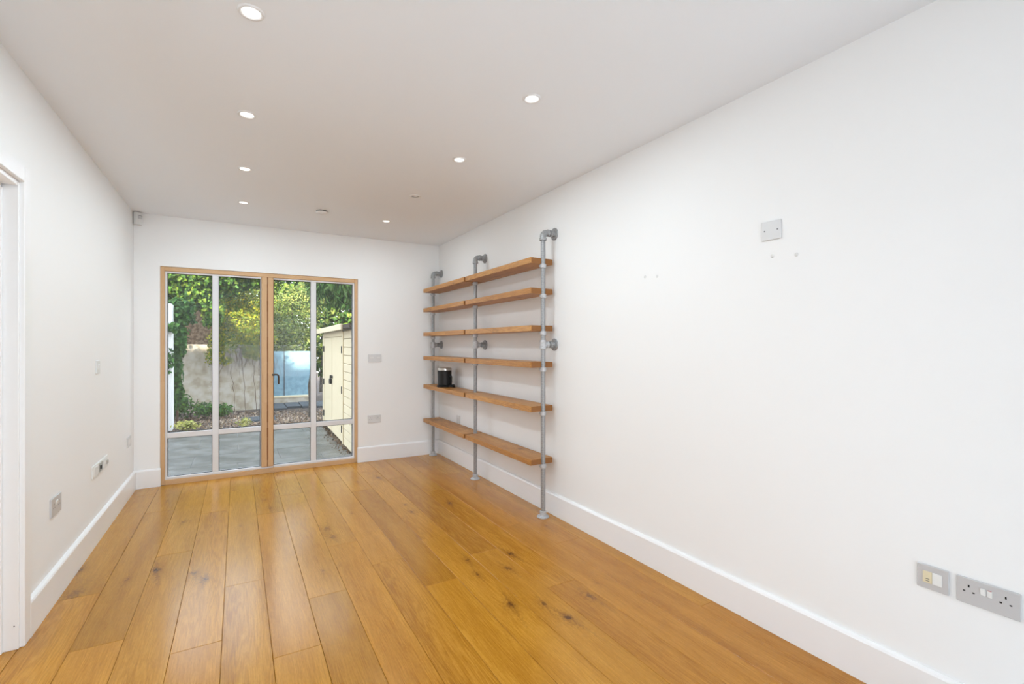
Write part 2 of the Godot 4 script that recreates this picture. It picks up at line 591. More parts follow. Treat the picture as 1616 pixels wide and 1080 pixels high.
	for r in [[WX0, WX0 + 0.05, 0.1, 2.15], [WX1 - 0.05, WX1, 0.1, 2.15], [0.67, 0.73, 0.1, 2.15], [WX0, WX1, 0.1, 0.16], [WX0, WX1, 2.09, 2.15]]:
		put(box(Vector3(r[0], r[2], ZR + 0.12), Vector3(r[1], r[3], ZR + 0.18), 0.004), "frame", M.sash, w2)
	# hall behind the doorway; its window, out of view, lights the right wall
	st = begin()
	cbox(st, Vector3(XL - 1.9, 0, -4.2), Vector3(XL - 0.15, HC, -4.05), 0.0)
	struct(st, "wall_hall_far", M.wall)
	st = begin()
	cbox(st, Vector3(XL - 1.9, 0, -0.75), Vector3(XL - 0.15, HC, -0.6), 0.0)
	struct(st, "wall_hall_near", M.wall)
	st = begin()
	var hx := XL - 1.9
	cbox(st, Vector3(hx, 0, -4.05), Vector3(hx + 0.15, HC, -3.95), 0.0)
	cbox(st, Vector3(hx, 0, -2.5), Vector3(hx + 0.15, HC, -0.75), 0.0)
	cbox(st, Vector3(hx, 2.2, -3.95), Vector3(hx + 0.15, HC, -2.5), 0.0)
	cbox(st, Vector3(hx, 0, -3.95), Vector3(hx + 0.15, 0.3, -2.5), 0.0)
	struct(st, "wall_hall_left", M.wall)
	st = begin()
	cbox(st, Vector3(hx, -0.02, -4.2), Vector3(XL - 0.16, 0.0, -0.6), 0.0)
	struct(st, "floor_hall", mat(Color(0.80, 0.62, 0.36), 0.35))
	# skirting boards
	skirting("baseboard_right", Vector3(XR, 0, ZB), Vector3(XR, 0, ZR), Vector3(-1, 0, 0))
	skirting("baseboard_left", Vector3(XL, 0, ZB), Vector3(XL, 0, JZ0 - 0.07), Vector3(1, 0, 0))
	skirting("baseboard_back", Vector3(DX1 - 0.008, 0, ZB), Vector3(XR, 0, ZB), Vector3(0, 0, 1))
	skirting("baseboard_back_short", Vector3(XL, 0, ZB), Vector3(DX0 + 0.006, 0, ZB), Vector3(0, 0, 1))

func skirting(called: String, a: Vector3, b: Vector3, n: Vector3):
	var h := 0.165
	var t := 0.02
	var prof := [Vector2(0, 0), Vector2(t, 0), Vector2(t, h - 0.014), Vector2(t - 0.004, h - 0.006), Vector2(t - 0.012, h), Vector2(0, h)]
	var st := begin()
	for i in prof.size() - 1:
		var p: Vector2 = prof[i]
		var q: Vector2 = prof[i + 1]
		var out := n * (q.y - p.y) + Vector3.UP * (p.x - q.x)
		var o := func(v: Vector2, e: Vector3) -> Vector3: return e + n * v.x + Vector3.UP * v.y
		quad(st, o.call(p, a), o.call(q, a), o.call(q, b), o.call(p, b), out)
	for e in [a, b]:
		var poly := []
		for p in prof: poly.append(e + n * p.x + Vector3.UP * p.y)
		var out: Vector3 = (a - b) if e == a else (b - a)
		for i in range(1, poly.size() - 1): tri(st, poly[0], poly[i], poly[i + 1], out)
	struct(st, called, M.trim)

# =====================================================================  glazed doors to the garden
func french_doors():
	var d := thing("door_1")
	tag(d, "oak framed double glazed doors with white glazing bars looking onto the patio", "", "", "structure")
	var zf := ZB - 0.012           # front of the oak frame
	var zk := zf - 0.09
	var ow := 0.034
	var gv := grain(1, Vector2(0.1, 0.2), Vector2(0.25, 1.2))
	var gh := grain(0, Vector2(0.6, 0.1), Vector2(0.25, 1.2))
	var fr := begin()
	cbox(fr, Vector3(DX0, 0.0, zk), Vector3(DX0 + ow, DY1, zf), 0.003, gv)
	cbox(fr, Vector3(DX1 - ow, 0.0, zk), Vector3(DX1, DY1, zf), 0.003, gv)
	put(fr, "oak_jamb", M.oak, d)
	fr = begin()
	cbox(fr, Vector3(DX0 + ow, DY1 - 0.042, zk), Vector3(DX1 - ow, DY1, zf), 0.003, gh)
	put(fr, "oak_head", M.oak, d)
	fr = begin()
	cbox(fr, Vector3(DX0 + ow, -0.02, zk), Vector3(DX1 - ow, 0.046, zf + 0.004), 0.004, gh)
	put(fr, "oak_threshold", M.oak, d)
	# centre: the two meeting stiles with an oak cover piece
	var cx0 := 0.208
	var cx1 := 0.316
	var y0 := 0.066
	var y1 := 1.991
	var zs := zf - 0.012         # front of the white sashes
	# centre cover of two oak strips with a dark joint between
	fr = begin()
	cbox(fr, Vector3(cx0, y0, zs - 0.05), Vector3(0.261, y1, zf + 0.012), 0.004, grain(1, Vector2(0.3, 0.4), Vector2(0.25, 1.2)))
	var post := put(fr, "oak_post", M.oak, d)
	fr = begin()
	cbox(fr, Vector3(0.265, y0, zs - 0.05), Vector3(cx1, y1, zf + 0.012), 0.004, grain(1, Vector2(0.7, 0.9), Vector2(0.25, 1.2)))
	put(fr, "oak_post", M.oak, d)
	fr = begin()
	# the joint is uneven: a row of short dark pieces of varying width
	var yy := y0
	while yy < y1:
		var nx := minf(yy + rng.randf_range(0.05, 0.16), y1)
		var hw := rng.randf_range(0.0025, 0.006)
		cbox(fr, Vector3(0.263 - hw, yy, zs - 0.04), Vector3(0.263 + hw, nx, zf + 0.0128), 0.0)
		yy = nx
	put(fr, "centre_joint", M.oak_dark, d)
	# sash rails and stiles (white), one set for each leaf
	var sx := [[DX0 + ow, 0.205, -0.213, -0.161], [cx1 + 0.003, DX1 - ow, 0.673, 0.727]]
	var sw := 0.018
	for leaf in sx:
		var x0: float = leaf[0]
		var x1: float = leaf[1]
		var gx0: float = x0 + sw if leaf == sx[0] else x0
		var gx1: float = x1 - 0.006 if leaf == sx[0] else x1 - sw
		var s := begin()
		if leaf == sx[0]:
			cbox(s, Vector3(x0, y0 - 0.02, zs - 0.06), Vector3(gx0, y1, zs), 0.002)
			cbox(s, Vector3(gx1, y0 - 0.02, zs - 0.06), Vector3(x1, y1, zs + 0.02), 0.002)
		else:
			cbox(s, Vector3(gx1, y0 - 0.02, zs - 0.06), Vector3(x1, y1, zs), 0.002)
		put(s, "sash_stile", M.sash, d)
		s = begin()
		cbox(s, Vector3(x0, y1 - 0.016, zs - 0.06), Vector3(x1, y1, zs - 0.001), 0.002)
		put(s, "sash_top_rail", M.sash, d)
		s = begin()
		cbox(s, Vector3(x0, 0.046, zs - 0.06), Vector3(x1 + (0.11 if leaf == sx[0] else 0.0), 0.068, zs + 0.006), 0.002)
		put(s, "sash_bottom_rail", M.sash, d)
		s = begin()
		cbox(s, Vector3(leaf[2], 0.068, zs - 0.05), Vector3(leaf[3], y1 - 0.016, zs), 0.003)
		put(s, "mullion", M.sash, d)
		for seg in [[gx0, leaf[2]], [leaf[3], gx1]]:
			s = begin()
			cbox(s, Vector3(seg[0], 0.430, zs - 0.048), Vector3(seg[1], 0.480, zs - 0.0005), 0.003)
			put(s, "transom", M.sash, d)
			# panes with a dark gasket round each
			for rr in [[0.068, 0.430], [0.480, y1 - 0.016]]:
				var g := begin()
				var gz := zs - 0.024
				var t := 0.005
				cbox(g, Vector3(seg[0], rr[0], gz - 0.004), Vector3(seg[0] + t, rr[1], gz + 0.006), 0.0)
				cbox(g, Vector3(seg[1] - t, rr[0], gz - 0.004), Vector3(seg[1], rr[1], gz + 0.006), 0.0)
				cbox(g, Vector3(seg[0] + t, rr[0], gz - 0.004), Vector3(seg[1] - t, rr[0] + t, gz + 0.006), 0.0)
				cbox(g, Vector3(seg[0] + t, rr[1] - t, gz - 0.004), Vector3(seg[1] - t, rr[1], gz + 0.006), 0.0)
				var p := put(box(Vector3(seg[0], rr[0], gz - 0.004), Vector3(seg[1], rr[1], gz + 0.002), 0.0), "pane", M.glass, d)
				put(g, "gasket", M.black_matt, p)
	# lever handle on the right leaf
	var hst := begin()
	tube(hst, [Vector3(0.310, 1.0, zf + 0.012), Vector3(0.310, 1.0, zf + 0.055)], 0.009, 12)
	tube(hst, [Vector3(0.304, 1.0, zf + 0.055), Vector3(0.335, 1.003, zf + 0.055), Vector3(0.352, 1.0, zf + 0.055), Vector3(0.360, 0.985, zf + 0.055), Vector3(0.361, 0.955, zf + 0.055), Vector3(0.361, 0.905, zf + 0.055)], 0.0085, 12)
	var h := put(hst, "lever_handle", M.bronze, d)
	h.set_meta("label", "dark bronze cranked lever handle")

# =====================================================================  open doorway in the left wall
func doorway():
	var d := thing("door_2")
	tag(d, "white painted doorway lining and architrave at the left edge", "", "", "structure")
	var t := 0.02
	var a := 0.07
	# architrave on the room side
	var st := begin()
	cbox(st, Vector3(XL, 0, JZ0 - a), Vector3(XL + t, 2.07, JZ0), 0.003)
	cbox(st, Vector3(XL, 0, JZ1), Vector3(XL + t, 2.07, JZ1 + a), 0.003)
	cbox(st, Vector3(XL, 2.0, JZ0), Vector3(XL + t, 2.07, JZ1), 0.003)
	put(st, "architrave", M.trim, d)
	# lining
	st = begin()
	cbox(st, Vector3(XL - 0.17, 0, JZ0 - 0.002), Vector3(XL + 0.004, 2.0, JZ0 + 0.011), 0.002)
	cbox(st, Vector3(XL - 0.17, 0, JZ1 - 0.022), Vector3(XL + 0.004, 2.0, JZ1 + 0.002), 0.002)
	cbox(st, Vector3(XL - 0.17, 1.978, JZ0 + 0.022), Vector3(XL + 0.004, 2.002, JZ1 - 0.022), 0.002)
	put(st, "lining", M.trim, d)
	st = begin()
	cbox(st, Vector3(XL - 0.13, 0, JZ0 + 0.011), Vector3(XL - 0.044, 1.965, JZ0 + 0.028), 0.002)
	cbox(st, Vector3(XL - 0.13, 0, JZ1 - 0.036), Vector3(XL - 0.045, 1.965, JZ1 - 0.022), 0.002)
	cbox(st, Vector3(XL - 0.13, 1.965, JZ0 + 0.022), Vector3(XL - 0.045, 1.978, JZ1 - 0.022), 0.002)
	put(st, "door_stop", M.trim, d)
	st = begin()
	cbox(st, Vector3(XL - 0.012, 0.10, JZ0 + 0.0105), Vector3(XL - 0.008, 0.104, JZ0 + 0.0122), 0.0)
	put(st, "screw_hole", M.hole, d)

# =====================================================================  ceiling fittings
func downlights():
	var names := {
		"0": "lit recessed downlight nearest the doorway, left row, largest in view", "1": "lit recessed downlight second along the left row towards the glazed doors",
		"2": "lit recessed downlight third along the left row towards the glazed doors", "3": "lit recessed downlight in the left row closest to the glazed doors",
		"10": "lit recessed downlight of the right row nearest the camera", "11": "lit recessed downlight of the right row, next to the unlit one",
		"12": "unlit grey recessed downlight between two lit ones in the right row", "13": "lit recessed downlight of the right row beyond the unlit one",
	}
	for row in 2:
		for k in range(0, 4):
			var at := Vector3([0.042, 1.240][row], HC, -1.955 - 0.876 * k)
			var on := not (row == 1 and k == 2)
			var d := thing("downlight", at)
			var key := str(row * 10 + k) if k >= 0 else ""
			tag(d, names.get(key, "lit recessed downlight behind the camera position"), "downlight", "recessed ceiling downlights")
			var st := begin()
			lathe(st, [Vector2(0.030, 0.004), Vector2(0.031, -0.003), Vector2(0.036, -0.006), Vector2(0.042, -0.005), Vector2(0.045, 0.0)], Transform3D.IDENTITY, 32, true)
			put(st, "bezel", M.bezel, d)
			st = begin()
			if on:
				lathe(st, [Vector2(0.031, -0.0005), Vector2(0.024, -0.003), Vector2(0.0, -0.0035)], Transform3D.IDENTITY, 24, true)
				put(st, "lens", M.lens, d)
				var l := AreaLight3D.new()
				l.name = "lamp"
				l.area_size = Vector2(0.04, 0.04)
				l.light_color = Color(0.90, 0.957, 0.99)
				l.light_energy = 0.545
				l.area_range = 12.0
				l.shadow_enabled = true
				l.rotation.x = -PI / 2
				l.position = Vector3(0, -0.0065, 0)
				d.add_child(l)
			else:
				lathe(st, [Vector2(0.031, -0.001), Vector2(0.016, 0.0), Vector2(0.0, 0.0)], Transform3D.IDENTITY, 24, true)
				put(st, "lens", M.lens_off, d)
	var s := thing("smoke_alarm", Vector3(0.651, HC, -4.53))
	tag(s, "flat white round smoke alarm with a dark gap on the ceiling", "smoke alarm")
	var st := begin()
	lathe(st, [Vector2(0.046, 0.0), Vector2(0.046, -0.008), Vector2(0.0, -0.008)], Transform3D.IDENTITY, 28)
	put(st, "base", M.black_matt, s)
	st = begin()
	lathe(st, [Vector2(0.0, -0.008), Vector2(0.050, -0.008), Vector2(0.052, -0.012), Vector2(0.046, -0.020), Vector2(0.0, -0.024)], Transform3D.IDENTITY, 28, true)
	put(st, "cover", M.bezel, s)
	# motion sensor in the corner
	var p := thing("motion_sensor", Vector3(XL + 0.035, 2.385, ZB + 0.035), PI / 4)
	tag(p, "small white motion sensor up in the corner above the garden doors", "motion sensor")
	st = begin()
	var poly := PackedVector2Array([Vector2(-0.028, -0.02), Vector2(0.028, -0.02), Vector2(0.033, 0.0), Vector2(0.026, 0.018), Vector2(0.012, 0.028), Vector2(-0.012, 0.028), Vector2(-0.026, 0.018), Vector2(-0.033, 0.0)])
	prism(st, poly, 0.0, 0.108, Transform3D(Basis(Vector3(1, 0, 0), Vector3(0, 0, 1), Vector3(0, 1, 0)), Vector3.ZERO))
	put(st, "body", M.plate_light, p)
	st = begin()
	cbox(st, Vector3(-0.017, 0.05, 0.024), Vector3(0.017, 0.075, 0.031), 0.004)
	put(st, "lens_window", M.plate_grey, p)
	st = begin()
	cbox(st, Vector3(-0.018, 0.078, 0.027), Vector3(0.018, 0.0805, 0.0295), 0.0)
	put(st, "slot", M.black_matt, p)

# =====================================================================  pipe and board shelving
func shelving():
	var px := 2.0
	var pz := [-5.335, -4.18, -2.997]
	var u := thing("shelving_unit", Vector3(px, 0, 0))
	tag(u, "wall mounted shelving of galvanised pipe uprights and twelve orange wooden boards", "shelving unit")
	var tops := [0.444, 0.842, 1.173, 1.449, 1.729, 1.956]
	var th := 0.042
	var r := 0.017
	var i := 0
	for t in tops:
		for seg in [[pz[0] - 0.004, pz[1] - 0.014], [pz[1] + 0.012, pz[2] + 0.004]]:
			i += 1
			var st := begin()
			# outline seen from above: half-round notches where the pipes pass
			var x0 := -0.118 if i % 2 == 1 else -0.113
			var x1 := 0.083
			var za: float = seg[0]
			var zb: float = seg[1]
			var poly := PackedVector2Array()
			var nr := 0.0185
			poly.append(Vector2(x0, za + 0.004))
			poly.append(Vector2(x0 + 0.004, za))
			var pa: float = pz[0] if i % 2 == 1 else pz[1]
			var pb: float = pz[1] if i % 2 == 1 else pz[2]
			for k in 9:
				var an := PI - PI * k / 8.0
				poly.append(Vector2(cos(an) * nr, maxf(za, pa + sin(an) * nr)))
			poly.append(Vector2(x1, za))
			poly.append(Vector2(x1, zb))
			for k in 9:
				var an := PI * k / 8.0
				poly.append(Vector2(cos(an) * nr, minf(zb, pb - sin(an) * nr)))
			poly.append(Vector2(x0 + 0.004, zb))
			poly.append(Vector2(x0, zb - 0.004))
			var xf := Transform3D(Basis(Vector3(1, 0, 0), Vector3(0, 0, 1), Vector3(0, 1, 0)), Vector3(0, 0, 0))
			var o := Vector2(i * 0.25 + 0.02, i * 0.37)
			var uvf := func(p: Vector3) -> Vector2: return Vector2(o.x + fposmod((p.x + 0.115 + (t - p.y)) / 0.25, 1.0) * 0.24, o.y + p.z / 1.3)
			prism(st, poly, t - th, t - 0.0, xf, uvf)
			put(st, "shelf_board", M.shelf, u)
			# dark end grain
			for ez in ([za, zb] if true else []):
				var s := begin()
				var eo := 0.0008 if ez == zb else -0.0008
				cbox(s, Vector3(x0 + 0.006, t - th + 0.001, ez - 0.001 + eo), Vector3(-0.0205, t - 0.001, ez + eo), 0.0)
				cbox(s, Vector3(0.0205, t - th + 0.001, ez - 0.001 + eo), Vector3(x1 - 0.001, t - 0.001, ez + eo), 0.0)
				put(s, "end_grain", M.shelf_end, u.get_child(u.get_child_count() - 1))
	# fittings, shared meshes
	var st := begin()
	lathe(st, [Vector2(0.0, 0.0), Vector2(0.046, 0.0), Vector2(0.047, 0.006), Vector2(0.043, 0.010), Vector2(0.028, 0.013), Vector2(0.025, 0.016), Vector2(0.025, 0.045), Vector2(0.022, 0.048), Vector2(0.017, 0.048)], Transform3D.IDENTITY, 28)
	for k in 4:
		var an := TAU * (k + 0.5) / 4
		lathe(st, [Vector2(0.006, 0.009), Vector2(0.006, 0.013), Vector2(0, 0.014)], Transform3D(Basis.IDENTITY, Vector3(cos(an), 0, sin(an)) * 0.036), 8)
	var flange := mesh_of(st)
	st = begin()
	lathe(st, [Vector2(0.017, -0.030), Vector2(0.022, -0.030), Vector2(0.0245, -0.027), Vector2(0.0245, -0.004), Vector2(0.022, 0.0), Vector2(0.017, 0.0)], Transform3D.IDENTITY, 24)
	lathe(st, [Vector2(0.007, 0.0), Vector2(0.007, 0.030), Vector2(0.004, 0.031), Vector2(0.0, 0.029)], Transform3D(Basis(Vector3(0, 0, 1), PI / 2).rotated(Vector3.UP, -0.5), Vector3(0, -0.015, 0)), 10)
	var collar := mesh_of(st)
	# elbow at the top: from the upright into the wall
	st = begin()
	var arc := []
	for k in 7:
		var an := PI / 2 * k / 6.0
		arc.append(Vector3(0.030 - 0.030 * cos(an), -0.030 + 0.030 * sin(an), 0))
	arc.push_front(Vector3(0, -0.052, 0))
	arc.push_back(Vector3(0.050, 0, 0))
	tube(st, arc, 0.0235, 20)
	lathe(st, [Vector2(0.0235, -0.060), Vector2(0.027, -0.058), Vector2(0.027, -0.042), Vector2(0.0235, -0.040)], Transform3D.IDENTITY, 20)
	lathe(st, [Vector2(0.0235, 0.036), Vector2(0.027, 0.038), Vector2(0.027, 0.052), Vector2(0.0235, 0.054)], Transform3D(Basis(Vector3(0, 0, 1), -PI / 2), Vector3.ZERO), 20)
	var elbow := mesh_of(st)
	st = begin()
	lathe(st, [Vector2(0.017, -0.034), Vector2(0.024, -0.034), Vector2(0.026, -0.030), Vector2(0.026, -0.018), Vector2(0.0235, -0.015), Vector2(0.0235, 0.015), Vector2(0.026, 0.018), Vector2(0.026, 0.030), Vector2(0.024, 0.034), Vector2(0.017, 0.034)], Transform3D.IDENTITY, 24)
	lathe(st, [Vector2(0.021, 0.0), Vector2(0.021, 0.030), Vector2(0.025, 0.032), Vector2(0.025, 0.044), Vector2(0.020, 0.046)], Transform3D(Basis(Vector3(0, 0, 1), -PI / 2), Vector3.ZERO), 20)
	var tee := mesh_of(st)
	var to_wall := Basis(Vector3(0, 0, 1), PI / 2)   # flange on the wall, its neck towards the room
	var ey := 2.152
	var my := 1.304
	for z in pz:
		st = begin()
		var pts := [Vector3(0, 0.01, z), Vector3(0, ey - 0.03, z)]
		tube(st, pts, r, 20)
		var up := put(st, "upright", M.steel, u)
		place_part(flange, "base_flange", M.cast, up, Vector3(0, 0, z))
		for t in tops:
			place_part(collar, "collar", M.cast, up, Vector3(0, t - th - 0.0005, z))
		place_part(elbow, "elbow", M.steel, up, Vector3(0, ey, z))
		place_part(tee, "tee", M.cast, up, Vector3(0, my, z))
		for y in [ey, my]:
			place_part(flange, "wall_flange", M.steel, up, Vector3(XR - px, y, z), to_wall)
			var ns := begin()
			tube(ns, [Vector3(0.03, y, z), Vector3(XR - px - 0.01, y, z)], 0.0165, 16)
			put(ns, "nipple", M.steel, up)
	# black jug on the second shelf from below
	var jx := 1.975
	var jz := -4.91
	var j := thing("jug", Vector3(jx, 0.8425, jz))
	tag(j, "black cylindrical jug with a silver lid standing on the second shelf from the bottom", "jug")
	st = begin()
	lathe(st, [Vector2(0.0, 0.0), Vector2(0.084, 0.0), Vector2(0.086, 0.004), Vector2(0.086, 0.016), Vector2(0.078, 0.020), Vector2(0.0, 0.020)], Transform3D.IDENTITY, 32)
	put(st, "base", M.black_matt, j)
	st = begin()
	lathe(st, [Vector2(0.070, 0.020), Vector2(0.074, 0.024), Vector2(0.077, 0.182), Vector2(0.0, 0.182)], Transform3D.IDENTITY, 36)
	put(st, "body", M.black, j)
	st = begin()
	lathe(st, [Vector2(0.0765, 0.182), Vector2(0.0765, 0.204), Vector2(0.073, 0.210), Vector2(0.0, 0.211)], Transform3D.IDENTITY, 36)
	put(st, "lid", M.lid, j)
	st = begin()
	var dir := Vector3(0.30, 0, 0.954)
	var hp := []
	for q in [[0.074, 0.125], [0.108, 0.128], [0.118, 0.118], [0.118, 0.060], [0.112, 0.030], [0.074, 0.026]]:
		hp.append(dir * q[0] + Vector3(0, q[1], 0))
	tube(st, hp, 0.007, 10)
	put(st, "handle", M.black, j)
	st = begin()
	var coil := []
	for k in 40:
		var an := TAU * k / 13.0
		coil.append(Vector3(0.02, 0.008 + 0.0005 * k, 0.155) + Vector3(cos(an) * 0.03, 0.004 * sin(an * 0.7), sin(an) * 0.035))
	tube(st, coil, 0.006, 8)
	put(st, "coiled_cable", M.black_matt, j)

# =====================================================================  electrical plates
# a plate in its own axes: x across, y up, z out of the wall
func plate(called: String, at: Vector3, turn: float, w: float, h: float, m: Material, label: String, category: String) -> Node3D:
	var p := thing(called, at, turn)
	tag(p, label, category)
	put(box(Vector3(-w / 2, -h / 2, 0), Vector3(w / 2, h / 2, 0.008), 0.003), "faceplate", m, p)
	return p

func pin_holes(p: Node3D, x: float, y := 0.0, m = null):
	var st := begin()
	var z := 0.0086
	var s := 1.0
	cbox(st, Vector3(x - 0.002, y + 0.009, 0.007), Vector3(x + 0.002, y + 0.017, z), 0.0)
	cbox(st, Vector3(x - 0.0145, y - 0.0075, 0.007), Vector3(x - 0.0085, y - 0.0035, z), 0.0)
	cbox(st, Vector3(x + 0.0085, y - 0.0075, 0.007), Vector3(x + 0.0145, y - 0.0035, z), 0.0)
	put(st, "pin_holes", m if m else M.hole, p)

func rocker(p: Node3D, x: float, y: float, w: float, h: float, m: Material, called := "rocker"):
	var st := begin()
	var xf := Transform3D(Basis(Vector3(1, 0, 0), 0.12), Vector3(x, y, 0.0085))
	cbox(st, Vector3(-w / 2, -h / 2, -0.004), Vector3(w / 2, h / 2, 0.003), 0.0015, null, xf)
	put(st, called, m, p)

func plates():
	var R := -PI / 2     # faces -x
	var Lf := PI / 2     # faces +x
	# right wall, above eye level: blank plate with two screws
	var p := plate("blank_plate", Vector3(XR, 1.8215, -1.2845), R, 0.091, 0.086, M.plate, "square grey blank plate with two screws, high on the bare right wall", "blanking plate")
	for s in [-1, 1]:
		var st := begin()
		lathe(st, [Vector2(0.0035, 0.0), Vector2(0.003, 0.0012), Vector2(0.0, 0.0014)], Transform3D(Basis(Vector3(1, 0, 0), PI / 2), Vector3(0.030 * s, 0, 0.008)), 10)
		put(st, "screw", M.screw, p)
	# right wall, low: module plate and double socket
	p = plate("media_outlet", Vector3(XR, 0.4835, -0.704), R, 0.088, 0.083, M.plate_grey, "small grey outlet plate with cream and white inserts beside the right wall's double socket", "outlet")
	put(box(Vector3(-0.027, -0.020, 0.006), Vector3(-0.001, 0.020, 0.0105), 0.0015), "insert", M.cream_plastic, p).set_meta("label", "cream insert")
	var ins := p.get_child(p.get_child_count() - 1)
	var st := begin()
	for y in [-0.006, 0.001]:
		cbox(st, Vector3(-0.019, y - 0.007, 0.010), Vector3(-0.008, y - 0.005, 0.0112), 0.0)
	put(st, "slot", M.screw, ins)
	put(box(Vector3(0.0, -0.020, 0.006), Vector3(0.026, 0.020, 0.0105), 0.0015), "insert", M.white_plastic, p)
	p = plate("double_socket", Vector3(XR, 0.482, -0.564), R, 0.153, 0.085, M.plate_grey, "grey double power socket with white rocker, at the right edge low on the right wall", "socket")
	pin_holes(p, -0.045, 0.004)
	pin_holes(p, 0.043, 0.004)
	rocker(p, -0.010, 0.012, 0.013, 0.022, M.white_plastic)
	rocker(p, 0.006, 0.012, 0.013, 0.022, M.white_plastic)
	put(box(Vector3(0.001, 0.020, 0.009), Vector3(0.011, 0.0235, 0.0115), 0.0005), "red_mark", M.red, p)
	# behind the shelves
	p = plate("single_socket", Vector3(XR, 0.482, -4.83), R, 0.088, 0.088, M.plate_light, "small grey plate on the right wall behind the lowest shelves", "outlet")
	put(box(Vector3(-0.02, -0.02, 0.006), Vector3(0.02, 0.02, 0.0095), 0.001), "insert", M.plate, p)
	# back wall, right of the doors
	p = plate("switch_plate", Vector3(1.341, 1.154, ZB), 0.0, 0.147, 0.088, M.plate, "grey double switch plate at waist height right of the garden doors", "switch")
	for s in [-1, 1]: put(box(Vector3(-0.02 + 0.036 * s, -0.004, 0.006), Vector3(0.02 + 0.036 * s, 0.014, 0.0105), 0.001), "rocker", M.plate_light, p)
	p = plate("double_socket", Vector3(1.334, 0.472, ZB), 0.0, 0.147, 0.088, M.plate, "grey double power socket low on the back wall right of the garden doors", "socket")
	pin_holes(p, -0.042, 0.0, M.screw)
	pin_holes(p, 0.042, 0.0, M.screw)
	for s in [-1, 1]: rocker(p, 0.008 * s, 0.012, 0.012, 0.020, M.plate_light)
	# left wall
	p = plate("light_switch", Vector3(XL, 1.153, -4.136), Lf, 0.088, 0.088, M.plate_light, "single white light switch at waist height on the left wall", "switch")
	rocker(p, 0.0, 0.0, 0.026, 0.034, M.white_plastic)
	p = plate("wall_outlet", Vector3(XL, 0.470, -5.19), Lf, 0.15, 0.088, M.plate, "grey outlet plate low in the far left corner beside the garden doors", "outlet")
	put(box(Vector3(-0.055, -0.022, 0.006), Vector3(-0.005, 0.022, 0.0095), 0.001), "insert", M.plate_light, p)
	put(box(Vector3(0.005, -0.022, 0.006), Vector3(0.055, 0.022, 0.0095), 0.001), "insert", M.plate_light, p)
	p = plate("outlet_panel", Vector3(XL, 0.475, -4.20), Lf, 0.42, 0.080, M.white_plastic, "long white outlet panel with black and chrome sockets low on the left wall", "outlet")
	for k in 3:
		var s2 := begin()
		cbox(s2, Vector3(-0.19 + 0.13 * k, -0.028, 0.007), Vector3(-0.085 + 0.13 * k, 0.028, 0.012), 0.002)
		put(s2, "insert", [M.white_plastic, M.lid, M.white_plastic][k], p)
	put(box(Vector3(-0.035, -0.012, 0.011), Vector3(-0.012, 0.012, 0.016), 0.002), "connector", M.black, p)
	put(box(Vector3(0.12, -0.010, 0.011), Vector3(0.15, 0.014, 0.022), 0.002), "connector", M.lid, p)
	p = plate("single_socket", Vector3(XL, 0.478, -3.288), Lf, 0.156, 0.095, M.plate_grey, "grey power socket low on the left wall, nearest the doorway", "socket")
	pin_holes(p, -0.04, 0.0, M.screw)
	pin_holes(p, 0.04, 0.0, M.screw)
	rocker(p, 0.0, 0.014, 0.03, 0.02, M.white_plastic)

# =====================================================================  garden
func ground_slabs():
	var b := struct(box(Vector3(-8, -0.35, -26), Vector3(9, GY - 0.035, ZB - 0.32), 0.0), "ground", M.soil)
	tag(b, "bare soil ground of the garden")
	var patio := struct(box(Vector3(-4.5, GY - 0.10, -9.0), Vector3(3.0, GY - 0.006, ZB - 0.3), 0.0), "patio", mat(Color(0.46, 0.46, 0.45), 0.9))
	tag(patio, "grey stone slab patio outside the glazed doors")
	var z := ZB - 0.32
	var row := 0
	while z > -8.95:
		var z1 := maxf(z - 0.6, -9.0)
		var x := -4.5 + (0.0 if row % 2 == 0 else -0.45)
		while x < 3.0:
			var xa := maxf(x, -4.5)
			var xb := minf(x + 0.9, 3.0)
			var st := begin()
			var up := rng.randf_range(-0.002, 0.002)
			cbox(st, Vector3(xa + 0.004, GY - 0.03, z1 + 0.004), Vector3(xb - 0.004, GY + up, z - 0.004), 0.004)
			put(st, "slab", M.slab, patio)
			x += 0.9
		z -= 0.6
		row += 1

func leaf_mesh(kind: String) -> ArrayMesh:
	var st := begin()
	var pts := []
	if kind == "ivy":
		pts = [Vector2(0, 0), Vector2(0.28, -0.12), Vector2(0.5, 0.18), Vector2(0.3, 0.38), Vector2(0.36, 0.62), Vector2(0.0, 1.0), Vector2(-0.36, 0.62), Vector2(-0.3, 0.38), Vector2(-0.5, 0.18), Vector2(-0.28, -0.12)]
	elif kind == "long":
		pts = [Vector2(0, 0), Vector2(0.10, 0.2), Vector2(0.13, 0.5), Vector2(0.08, 0.8), Vector2(0.0, 1.0), Vector2(-0.08, 0.8), Vector2(-0.13, 0.5), Vector2(-0.10, 0.2)]
	else:
		pts = [Vector2(0, 0), Vector2(0.26, 0.22), Vector2(0.30, 0.5), Vector2(0.18, 0.8), Vector2(0.0, 1.0), Vector2(-0.18, 0.8), Vector2(-0.30, 0.5), Vector2(-0.26, 0.22)]
	# fold along the midrib, tip bent down
	var lift := func(p: Vector2) -> Vector3: return Vector3(p.x, p.y, absf(p.x) * 0.35 - p.y * p.y * 0.22)
	var mid := Vector2(0, 0.45)
	st.set_color(Color.WHITE)
	st.set_smooth_group(-1)
	for i in pts.size():
		tri(st, lift.call(mid), lift.call(pts[i]), lift.call(pts[(i + 1) % pts.size()]), Vector3(0, 0, 1))
	return mesh_of(st)

